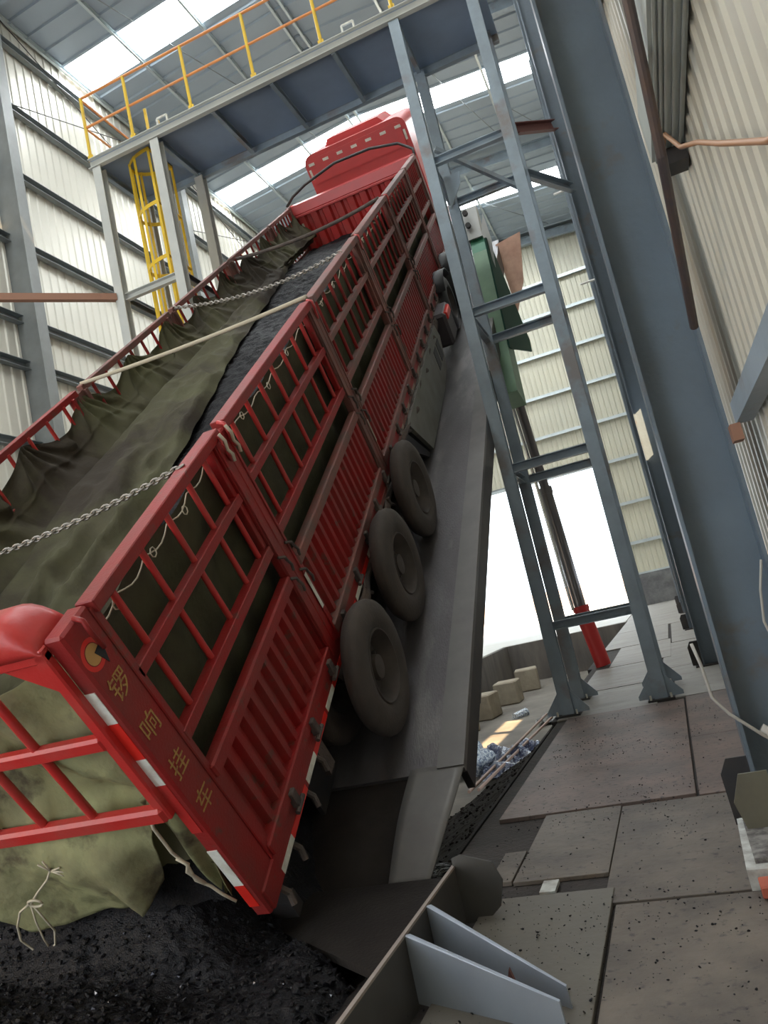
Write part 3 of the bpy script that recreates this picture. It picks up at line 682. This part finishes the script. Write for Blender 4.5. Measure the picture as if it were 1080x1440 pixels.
# near-side tarp hung inside the near fence
tn = MB()
def nearf(u, v):
    t = -.44+v*14.6; s = abs(math.sin(math.pi*(t-.2)/.95)); top = 2.86-.07*s**1.3; z = top+(1.15-top)*u
    x = XS-.13-.05*sm(0, .4, u)+.028*math.sin(t*9+2.2*math.sin(t*1.3)+u*1.4)*sm(0, .3, u)+.03*noise.noise(Vector((t*1.5, z*1.8, 2)))
    return (x, t, z)
tn.grid(nearf, 26, 420)
loc_thing('tarpaulin', tn, TARPD, 'dark olive canvas tarpaulin lining the inside of the near fence bars', 'tarpaulin', smooth=True)
# tail tarp: behind the tail fence and hanging out beneath its bottom rail
tt_ = MB()
def tailf(u, v):
    x = -1.25+2.55*u; top = 2.83-.12*abs(math.sin(u*9.2+.3)); 
    bot = 1.09+.04*math.sin(u*7)+ (0 if u < .78 else (u-.78)*1.6)
    if u > .90: bot += (u-.90)*5.0
    z = top+(bot-top)*v; y = -.68+.07*noise.noise(Vector((x*2.2, z*2.2, 0)))+.04*math.sin(x*6+z*4.5+2*noise.noise(Vector((x, z, 3))))+.05*(.3-abs(noise.noise(Vector((x*2+z*1.6, z*1.2-x, 7)))))*sm(1.7, 2.0, z)+.02*noise.noise(Vector((x*7, z*7, 1)))
    y = min(y, -.60)
    y += -.15*sm(1.95, 1.55, z)
    if u > .72: y += .10*sm(.72, .9, u)*sm(1.8, 1.2, z)*math.sin((u-.72)*40)
    return (x, y-.0, z)
tt_.grid(tailf, 120, 70)
loc_thing('tarpaulin', tt_, TARPL, 'pale olive tarpaulin flap behind the red tail fence, hanging over the coal heap', 'tarpaulin', smooth=True, solid=.006)
t2 = MB()
def tail2(u, v):
    z = 1.84-.85*v; x0 = 1.17+.10*v; x1 = 1.40; x = x0+(x1-x0)*u*(1-.65*v); return (x, -.70+.03*math.sin(u*5+v*6), z)
t2.grid(tail2, 10, 24)
loc_thing('tarpaulin', t2, TARPL, 'narrow torn tarpaulin strip trailing down beside the rear corner post', 'tarpaulin', smooth=True, solid=.005)
# coal load in the bed
cl = MB()
def coalf(u, v):
    x = -1.3+2.58*u; t = -.75+v*15.1; z = level(t)+.05*noise.noise(Vector((x*2, t*1.2, 0)))+.03*noise.noise(Vector((x*9, t*9, 3)))+.012*noise.noise(Vector((x*25, t*25, 3)))
    if t > 12: z -= .10*sm(12, 14, t)
    return (x, t, z-.02)
cl.grid(coalf, 90, 460); loc_thing('coal_load', cl, COAL, 'dark coal load in the tilted bed between the tarpaulins', 'coal', kind='stuff', smooth=True)

# ropes, chains across the load
def sag(p, q, s, n=40, wob=0):
    p = Vector(p); q = Vector(q); return [p.lerp(q, i/n)+Vector((0, 0, -s*4*(i/n)*(1-i/n)+wob*math.sin(i*.9))) for i in range(n+1)]
m = MB(); m.tube(sag((XF, 4.5, 2.99), (XS-.02, 4.42, 3.0), .03), .022, 8); loc_thing('rope', m, ROPE, 'pale straight rope stretched across the load between the second and third fence posts', 'rope', smooth=True)
def chain_mesh(pts, r=.024, w=.007):
    m = MB(); L = 0; acc = 0; pts = [Vector(p) for p in pts]
    step = r*1.7; out = []; i = 0; cur = pts[0]; 
    while i < len(pts)-1:
        d = pts[i+1]-cur
        if d.length < step: i += 1; cur = pts[i] if False else cur; 
        if i >= len(pts)-1: break
        d = pts[i+1]-cur
        if d.length >= step: cur = cur+d.normalized()*step; out.append((cur.copy(), d.normalized()))
    for k, (c, d) in enumerate(out):
        up = Vector((0, 0, 1)) if k % 2 else Vector((0, 1, 0)); s_ = d.cross(up).normalized()
        loop = []
        for a in range(9):
            an = a*math.pi/4; loop.append(c+d*math.cos(an)*r*1.35+s_*math.sin(an)*r*.75)
        m.tube(loop, w, 5, cap=False)
    return m
loc_thing('chain', chain_mesh(sag((XF, .55, 2.98), (XS-.03, .88, 2.99), .12, 60)), CHAIN, 'steel link chain sagging across the bed near the tail end', 'chain', smooth=True)
loc_thing('chain', chain_mesh(sag((XF, 7.3, 2.98), (XS-.03, 6.25, 2.99), .14, 60), .03, .008), CHAIN, 'steel link chain crossing the load midway up the bed', 'chain', smooth=True)
m = MB(); m.tube(sag((XF, 10.2, 2.92), (XS-.1, 9.9, 2.97), .10), .03, 8); loc_thing('rope', m, DUST, 'dark thick rope crossing the bed just before the red headboard', 'rope', smooth=True)
m = MB(); m.tube([(-1.54, 14.5, 3.0), (-1.35, 14.6, 3.14), (-.98, 14.6, 3.27), (-.2, 14.6, 3.43), (.62, 14.6, 3.41), (1.23, 14.6, 3.28), (1.5, 14.5, 3.08), (1.52, 14.3, 2.98)], .03, 8); loc_thing('hose', m, DARKST, 'dark hose arching above the headboard behind the red cab', 'hose', smooth=True)
for i, s0 in enumerate(JT[:5]):
    a = s0+.2; b = JT[i+1]-.15; pts = []; n = 26
    for k in range(n+1):
        t = a+(b-a)*k/n; pts.append((XS-.075, t, 2.85-.05*abs(math.sin(k*.62+i))-.03*math.sin(k/n*math.pi)))
    m = MB(); m.tube(pts, .005, 5)
    for k in (4, 11, 18): p = Vector(pts[k]); m.tube([p+Vector((.02, .03*math.cos(a_), .03*math.sin(a_))) for a_ in [j*.9 for j in range(8)]], .004, 5)
    lab = ['from the rear corner post to the first side post', 'between the first and second side posts', 'between the second and third side posts', 'between the third and fourth side posts', 'between the fourth and fifth side posts'][i]
    loc_thing('lashing_cord', m, ROPE, 'thin pale lashing cord '+lab, 'cord', smooth=True)
for k, (t, lb) in enumerate(((1.33, 'left'), (1.47, 'right'))):
    m = MB(); m.tube([(XS+.06, t, 2.96), (XS+.075, t+.005, 2.9), (XS+.07, t-.012, 2.84), (XS+.075, t+.012, 2.79), (XS+.07, t+.0, 2.74)], .012, 6)
    loc_thing('rope_end', m, ROPE, 'short pale rope end dangling on the first side post, the '+('lower' if k == 0 else 'upper')+' of two', 'rope', smooth=True)
# tail cord with bow on the pale flap
m = MB(); m.tube([(.50, -.86, 1.60), (.42, -.87, 1.52), (.30, -.88, 1.44), (.22, -.885, 1.38)], .007, 6)
for a0, rx, rz in ((0, .05, .03),): m.tube([(.24+rx*math.cos(a), -.90, 1.37+rz*math.sin(a)) for a in [j*.6 for j in range(11)]], .008, 6)
m.tube([(.22, -.89, 1.38), (.08, -.9, 1.31), (-.04, -.9, 1.18), (-.12, -.9, 1.04), (-.10, -.9, .94), (0, -.9, .90), (.10, -.9, .97), (.19, -.9, 1.1), (.2, -.9, 1.22), (.2, -.89, 1.38)], .007, 6)
m.tube([(.2, -.89, 1.38), (.12, -.9, 1.2), (.05, -.9, 1.02), (.02, -.9, .9)], .006, 6)
for dx, dz in ((.09, .02), (.09, -.02), (.07, -.05), (-.03, .07), (.02, .09)): m.tube([(.50, -.87, 1.59), (.50+dx, -.88, 1.60+dz)], .006, 5)
loc_thing('cord', m, ROPE, 'off-white cord tied in a bow and looping down over the pale tail flap', 'cord', smooth=True)
m = MB(); m.tube([(1.27, -.80, 1.78), (1.25, -.80, 1.72), (1.23, -.79, 1.50), (1.26, -.79, 1.38), (1.25, -.8, 1.26), (1.30, -.79, 1.18), (1.33, -.79, 1.10), (1.38, -.79, 1.02)], .010, 6)
m.tube([(1.24, -.80, 1.46), (1.28, -.80, 1.40), (1.24, -.80, 1.34), (1.29, -.8, 1.22)], .012, 6)
loc_thing('cord', m, ROPE, 'frayed cord knotted down the foot of the rear corner post', 'cord', smooth=True)
m = MB(); m.tube([(.62, -.72, 2.60), (.75, -.77, 2.80), (.86, -.74, 2.90)], .010, 6); m.tube([(-.3, -.74, 2.86), (.3, -.75, 2.84), (.86, -.74, 2.90)], .007, 6)
loc_thing('cord', m, ROPE, 'cord tying the tarpaulin corner to the top of the tail fence', 'cord', smooth=True)

# ================================================================== coal heap and edge steelwork in the foreground
ch = MB()
def heap(u, v):
    x = -8.2+6.66*u; y = 1.6+4.2*v
    z = -.02-.10*sm(4.2, 3.0, y)-.28*sm(3.2, 1.8, y)
    z += .62*sm(-2.62, -3.3, x)*sm(3.75, 4.5, y)+.10*sm(-3.0, -4, x)*sm(2.8, 3.8, y)
    if x > -3.2: z -= .25*sm(-.15, .15, y-(4.62-.71*(x+2.85)))*sm(-3.2, -2.9, x)
    z -= .35*sm(-2.5, -1.75, x)*sm(4.9, 4.3, y)-.12*sm(-3.0, -2.3, x)*sm(4.2, 4.8, y)
    z += .06*noise.noise(Vector((x*1.6, y*1.6, 0)))+.028*noise.noise(Vector((x*6, y*6, 1)))+.014*noise.noise(Vector((x*17, y*17, 2)))+.010*noise.noise(Vector((x*45, y*45, 5)))
    return (x, y, z)
ch.grid(heap, 330, 260)
ico = [(0, 0, 1), (.894, 0, .447), (.276, .851, .447), (-.724, .526, .447), (-.724, -.526, .447), (.276, -.851, .447), (.724, .526, -.447), (-.276, .851, -.447), (-.894, 0, -.447), (-.276, -.851, -.447), (.724, -.526, -.447), (0, 0, -1)]
icf = [(0,1,2),(0,2,3),(0,3,4),(0,4,5),(0,5,1),(1,6,2),(2,7,3),(3,8,4),(4,9,5),(5,10,1),(6,7,2),(7,8,3),(8,9,4),(9,10,5),(10,6,1),(11,7,6),(11,8,7),(11,9,8),(11,10,9),(11,6,10)]
def rock(mb, p, r):
    a = random.uniform(0, 6.28); ca, sa = math.cos(a), math.sin(a); sx, sy_, sz = [random.uniform(.6, 1.15) for _ in range(3)]
    vs = []
    for x, y, z in ico:
        k = r*random.uniform(.8, 1.2); x *= sx*k; y *= sy_*k; z *= sz*k*.75; x, z = x*ca-z*sa*.6, z*.9+x*sa*.5; x, y = x*ca-y*sa, x*sa+y*ca
        vs.append((p[0]+x, p[1]+y, p[2]+z))
    mb.add(vs, icf)
for i in range(24000):
    y = 2.4+random.random()**1.2*3.6; x = -1.6-random.random()*min(6.2, .8+y*1.25)
    if x > -1.58 or y > 4.75 or (x > -2.9 and y > 4.62-.71*(x+2.85)): continue
    h = heap((x+8.2)/6.66, (y-1.6)/4.2); r = random.choice([.004, .005, .006, .008, .010, .013, .018, .024]) if i % 80 else .04
    rock(ch, (x, y, h[2]+r*.2), r)
NG = 330*260
cho = ch.build('coal_heap', COALS)
cho.data.materials.append(mat('coal_glint', (.22, .22, .26), .18, 0, spec=.8))
for k in range(NG, len(cho.data.polygons)):
    if random.random() < .012: cho.data.polygons[k].material_index = 1
tag(cho, 'heap of loose black coal poured out beneath the truck tail', 'coal', kind='stuff')
m = MB(); m.prism([(-3.0, 5.2), (-1.56, 5.2), (-1.56, 3.72), (-1.95, 3.92), (-2.9, 4.62)], 2, -.09, -.045)
tag(m.build('apron_plate', SOOT), 'dark steel apron plate between the coal heap and the ramp flap', 'plate')

EP = thing('edge_bracket', 'grey steel pit-edge plate with welded upright gussets in the foreground', 'steel bracket', (-1.5, 3.5, 0))
e0 = (-1.5, 3.5)
m = MB(); m.box((-.008, -2.2, -.3), (.008, .82, .29)); m.build('edge_plate', GUSD, EP)
m = MB(); m.box((-.010, -2.2, .28), (.010, .82, .292)); m.build('cut_edge', mat('cut_steel_edge', (.30, .25, .22), .5), EP)
m = MB(); m.prism([(0, -.01), (0, .33), (.05, .345), (.22, .29), (.26, .19), (.22, .06), (.13, -.01)], 1, .80, .815); m.build('gusset', GUSD, EP)
def gplate(ya, yb, zb, wd):
    m = MB(); vs = []
    for dy in (0, .018):
        vs += [(0.01, ya+dy, 0), (.01, ya+dy, .285), (.03, ya+dy, .287), (wd, yb+dy, zb), (wd+.005, yb+dy, 0)]
    m.add(vs, [(0,1,2,3,4), (9,8,7,6,5), (0,5,6,1), (1,6,7,2), (2,7,8,3), (3,8,9,4), (4,9,5,0)]); return m
gplate(-.07, -.42, .14, .72).build('gusset', GUS, EP)
gplate(.26, -.22, .10, .71).build('gusset', GUS, EP)
m = MB(); m.prism([(.42, 0), (.48, .16), (.52, .0)], 1, -.17, -.15); m.build('rib', mat('rust_rib', (.16, .07, .06), .7), EP)

# ================================================================== floor plates
PLT = [
 ((-1.42, 2.0), (-.70, 4.53), FLC, 'clean grey floor plate beside the foreground gussets', .012),
 ((-.68, 2.0), (XR-.03, 4.30), FLC if False else FLA, 'wide grey floor plate at the bottom right corner', .006),
 ((-1.48, 4.80), (-1.33, 5.35), FLA, 'small floor plate offcut beside the dark gusset tip', .01),
 ((-1.32, 4.78), (-.75, 6.15), FLA, 'grey coal-speckled floor plate in front of the reddish sheet', .008),
 ((-.745, 4.34), (XR-.03, 6.13), FLA, 'grey floor plate around the pale column plinth', .004),
 ((-1.70, 6.18), (-.22, 10.66), FLB, 'large reddish-brown floor plate before the tower foot', .014),
 ((-.20, 6.18), (XR-.03, 8.25), FLB, 'reddish floor plate beside the dark main column', .002),
 ((-.20, 8.27), (XR-.03, 10.9), FLB, 'reddish floor plate right of the tower foot', .001),
 ((-1.85, 10.69), (-.55, 13.0), FLD, 'pale dusty floor plate under the tower legs', .004),
 ((-.53, 10.92), (XR-.03, 14.3), FLD, 'pale floor plate right of the tower and before the second column', .006),
 ((-1.80, 13.05), (-.55, 16.2), FLD, 'pale floor plate behind the tower legs', .008),
 ((-1.55, 16.25), (-.35, 20.5), FLD, 'pale floor plate beside the red ram sleeve', .010),
 ((-.50, 14.35), (XR-.03, 19.2), FLD, 'pale floor plate beside the second dark column', .004),
 ((-2.0, 20.6), (-.4, 26.3), FLD, 'pale floor plate past the hydraulic ram', .012),
 ((-.32, 19.3), (XR-.03, 26.3), FLD, 'pale floor plate beside the third column', .006),
 ((-2.0, 26.4), (XR-.03, 33.5), FLD, 'broad pale floor plate by the far doorway', .01),
 ((-2.05, 33.64), (XR-.03, 46.9), FLD, 'farthest pale floor plate below the stained plinth', .006)]
for (a, b, m_, lb, h) in PLT:
    t = .004+h; m = MB(); m.cbox((a[0], a[1], -.014), (b[0], b[1], t), .003)
    o = m.build('floor_plate', m_); tag(o, lb, 'floor plate', 'steel floor plates')
m = MB(); m.box((-1.12, 4.55, .0), (-1.03, 4.73, .02)); tag(m.build('steel_tab', WHT), 'small white-dusted steel tab at the edge of the clean plate', 'steel tab')
# weld patch and crumbs
cr_ = MB()
for i in range(4200):
    y = 2.6+random.random()**1.5*8; x = random.uniform(-1.6, .1)
    if noise.noise(Vector((x*1.3, y*.9, 5))) < .02 and i % 5: continue
    rock(cr_, (x, y, .022), random.choice([.0015, .002, .002, .003, .003, .004, .005, .008]))
tag(cr_.build('coal_crumbs', COALS), 'scattered coal crumbs across the steel floor plates', 'coal', kind='stuff')
# plinth at the main column
PD = thing('column_plinth', 'white-dusted concrete plinth with an olive steel plate at the main column foot', 'plinth', (.2, 4.75, 0))
m = MB(); m.prism([(-.22, -.42), (.5, -.5), (.5, .6), (-.2, .42)], 2, 0, .10); m.build('plinth_block', WHT, PD)
m = MB(); m.prism([(-.15, .10), (-.19, .27), (-.13, .42), (.02, .42), (.03, .10)], 1, .12, .14); m.build('gusset', OLV, PD)
m = MB(); m.box((-.17, -.35, .10), (.4, .3, .125)); m.build('base_plate', mat('dirty_plate', (.25, .24, .22), .7, 0, (.08, .07, .07), 14, .5, .2), PD)
m = MB(); m.cbox((.02, 4.16, .02), (.2, 4.3, .075)); tag(m.build('brick', BRICK), 'red brick stub at the foot of the white plinth', 'brick')

# right wall details
m = MB(); m.box((.54, 1.5, 3.97), (XR-.02, 4.75, 4.28))
for x in (.56, .585, .61, .65, .69): m.box((x, 1.5, 3.955), (x+.012, 4.75, 3.97))
SO = tag(m.build('wall_trunking', mat('grey_trunking', (.50, .54, .52), .5, .1, (.40, .43, .42), 2, .5, .4)), 'long grey ribbed trunking box high on the right wall', 'trunking')
m = MB(); m.tube([(.50, 3.35, 4.38), (.50, 3.52, 4.14), (.50, 3.70, 3.89), (.50, 3.95, 3.59), (.52, 4.66, 3.18), (.53, 5.0, 3.0)], .026, 10); tag(m.build('brace_pipe', mat('rusty_pipe', (.09, .075, .08), .5, .3, (.14, .09, .07), 5, .4, .3)), 'dark rusty brace pipe slanting behind the main column top', 'pipe')
m = MB(); m.channel((.655, .8, 2.43), (.655, 5.08, 2.43), .10, .13); tag(m.build('wall_rail', STEEL), 'short steel rail fixed to the outer flange of the main column', 'steel rail')
m = MB(); m.box((.60, 4.62, 3.86), (.72, 4.78, 3.955)); tag(m.build('cable_bracket', DARKST), 'small dark bracket under the grey trunking', 'bracket')
m = MB(); m.tube([(.60, 4.6, 3.95), (.6, 4.37, 3.91), (.6, 4.0, 3.62), (.6, 3.54, 3.38), (.6, 3.1, 3.12), (.6, 2.48, 2.77), (.6, 1.8, 2.5)], .012, 8); tag(m.build('cable', mat('orange_cable', (.42, .22, .12), .5), smooth=True), 'orange-brown cable strung along the right wall', 'cable')
m = MB(); m.tube([(.02, 5.1, 1.15), (.04, 5.1, 1.02), (.05, 5.1, .82), (.12, 5.1, .71), (.27, 5.1, .56), (.33, 5.15, .50)], .010, 8); m.tube([(.27, 5.12, .60), (.36, 5.12, .52), (.30, 5.14, .42)], .03, 6)
tag(m.build('hose', mat('grey_hose', (.45, .42, .38), .6), smooth=True), 'thin grey hose looped around the foot of the main column', 'hose')
m = MB(); m.tube([(.52, 5.05, 1.55), (.47, 5.05, 1.38), (.44, 5.05, 1.2), (.47, 5.05, 1.02), (.53, 5.05, .9)], .008, 6); tag(m.build('wire', mat('grey_hose', (.4, .4, .4)), smooth=True), 'thin wire loop on the outer flange of the main column', 'wire')
for p, lb in (((-.05, 20, 11.75), 'upper white lamp tube beside the second dark column'), ((.0, 20, 9.18), 'lower white lamp tube beside the second dark column')):
    m = MB(); m.tube([(p[0]-.15, p[1], p[2]), (XR, p[1], p[2])], .03, 8); tag(m.build('lamp_tube', LAMP), lb, 'lamp')

m = MB(); m.box((.56, 5.0, 2.26), (.62, 5.115, 2.362)); tag(m.build('rail_cleat', BROWN), 'small rusty brown cleat under the end of the steel rail', 'cleat')
# ================================================================== pit and beyond
for i, (x, y, s, lb) in enumerate(((-6.35, 24.4, .80, 'concrete block nearest the sunlit patch on the pit floor'), (-6.1, 27.2, .8, 'middle concrete block along the pit side wall'), (-5.95, 30.3, .85, 'farthest concrete block near the pit end wall'), (-6.45, 22.4, .7, 'concrete block half hidden behind the platform edge'))):
    m = MB(); m.cbox((-s/2, -s/2*1.2, 0), (s/2, s/2*1.2, s*.95), .04); o = m.build('concrete_block', BLK); o.location = (x, y, -1.6); o.rotation_euler = (0, 0, .15*(i-1)); tag(o, lb, 'concrete block', 'blocks in the pit')
m = MB(); m.add([(-1.9, 5.6, -.03), (-1.9, 10.6, -.03), (-2.6, 10.4, -1.2), (-2.3, 6.2, -1.2)], [(0, 1, 2, 3)])
tag(m.build('slope_plate', BASE, solid=.02), 'dark steel sheet sloping from the floor edge into the pit', 'plate')
m = MB()
def spillf(u, v):
    x = -1.875-3.3*u*(1-.15*v); y = 3.2+7.4*v
    return (x, y, -.06-1.46*u**.9+.09*noise.noise(Vector((x*2.5, y*2.5, 4)))*u+.03*noise.noise(Vector((x*9, y*9, 4)))*min(1, u*5))
m.grid(spillf, 40, 140)
for i in range(1500):
    u = random.random(); v = random.random(); p = spillf(u, v); rock(m, p, random.choice([.01, .015, .02, .03]))
tag(m.build('coal_spill', SOOT), 'dark coal dirt sloping from the floor edge down into the pit', 'coal', kind='stuff')
m = MB()
def bagf(u, v): a = u*2*math.pi; b = v*math.pi; r = 1+.3*noise.noise(Vector((math.cos(a)*2, math.sin(a)*2, v*5))); return (.42*r*math.sin(b)*math.cos(a), .42*r*math.sin(b)*math.sin(a), .35*r*math.cos(b))
m.grid(bagf, 24, 14); o = m.build('plastic_bag', BAG); o.location = (-4.75, 16.2, -1.3); tag(o, 'crumpled clear plastic bag lying by the platform edge in the pit', 'bag')
m = MB(); m.grid(lambda u, v: (-4.3+1.3*u-.5*v, 15.0+3.0*v, -1.45+.25*noise.noise(Vector((u*5, v*7, 1)))), 26, 34); tag(m.build('plastic_sheet', BLUEB), 'shiny dark blue and white plastic sheet crumpled on the pit floor', 'plastic sheet')
m = MB(); m.grid(lambda u, v: (-4.2+.9*u, 21+1.6*v, -1.5+.2*noise.noise(Vector((u*4, v*5, 3)))), 14, 14); tag(m.build('rag', mat('grey_rag', (.35, .35, .33), .8, 0, (.1, .1, .1), 8, .5, .2)), 'crumpled grey rag at the end of the rods in the pit', 'rag')
for i, (a, b) in enumerate((((-4.15, 13.6, -1.35), (-3.95, 21.5, -1.38)), ((-4.0, 13.7, -1.36), (-3.7, 20.8, -1.38)))):
    m = MB(); m.tube([a, b], .03, 8); tag(m.build('rod', mat('rusty_rod', (.33, .22, .17), .6)), ('left' if i == 0 else 'right')+'most of two long rusty rods lying across the pit', 'rod')
m = MB(); m.tube([(-5.2, 23.2, -1.55), (-4.9, 23.6, -1.5)], .12, 8); tag(m.build('plastic_bottle', BAG), 'small pale plastic scrap beside the nearest concrete block', 'scrap')
# yard things, nearly burnt out in the daylight
m = MB()
m.box((-40, 118, -.04), (-10.2, 118.4, 2.6)); m.box((-9.0, 118, -.04), (12, 118.4, 2.6)); tag(m.build('yard_wall', mat('pale_yard_wall', (.42, .33, .30), .8)), 'low pale boundary wall across the bright yard', 'wall')
c = MB(); c.cbox((-1.0, -.9, .35), (.8, .9, 1.3), .15); c.cbox((-.7, -.8, 1.3), (.5, .8, 1.75), .12)
tk = thing('parked_machine', 'dark parked machine at the edge of the bright yard', 'machine', (-15.9, 62, -.04)); c.build('machine_body', mat('machine_blue', (.03, .04, .07), .5), tk)
for x in (-.6, .5):
    w = MB(); w.lathe([(-.1, 0), (-.1, .35), (.1, .35), (.1, 0)], (x, -.85, .35), 1, 20); w.build('wheel', RUBB, tk)
bpy.context.view_layer.update()
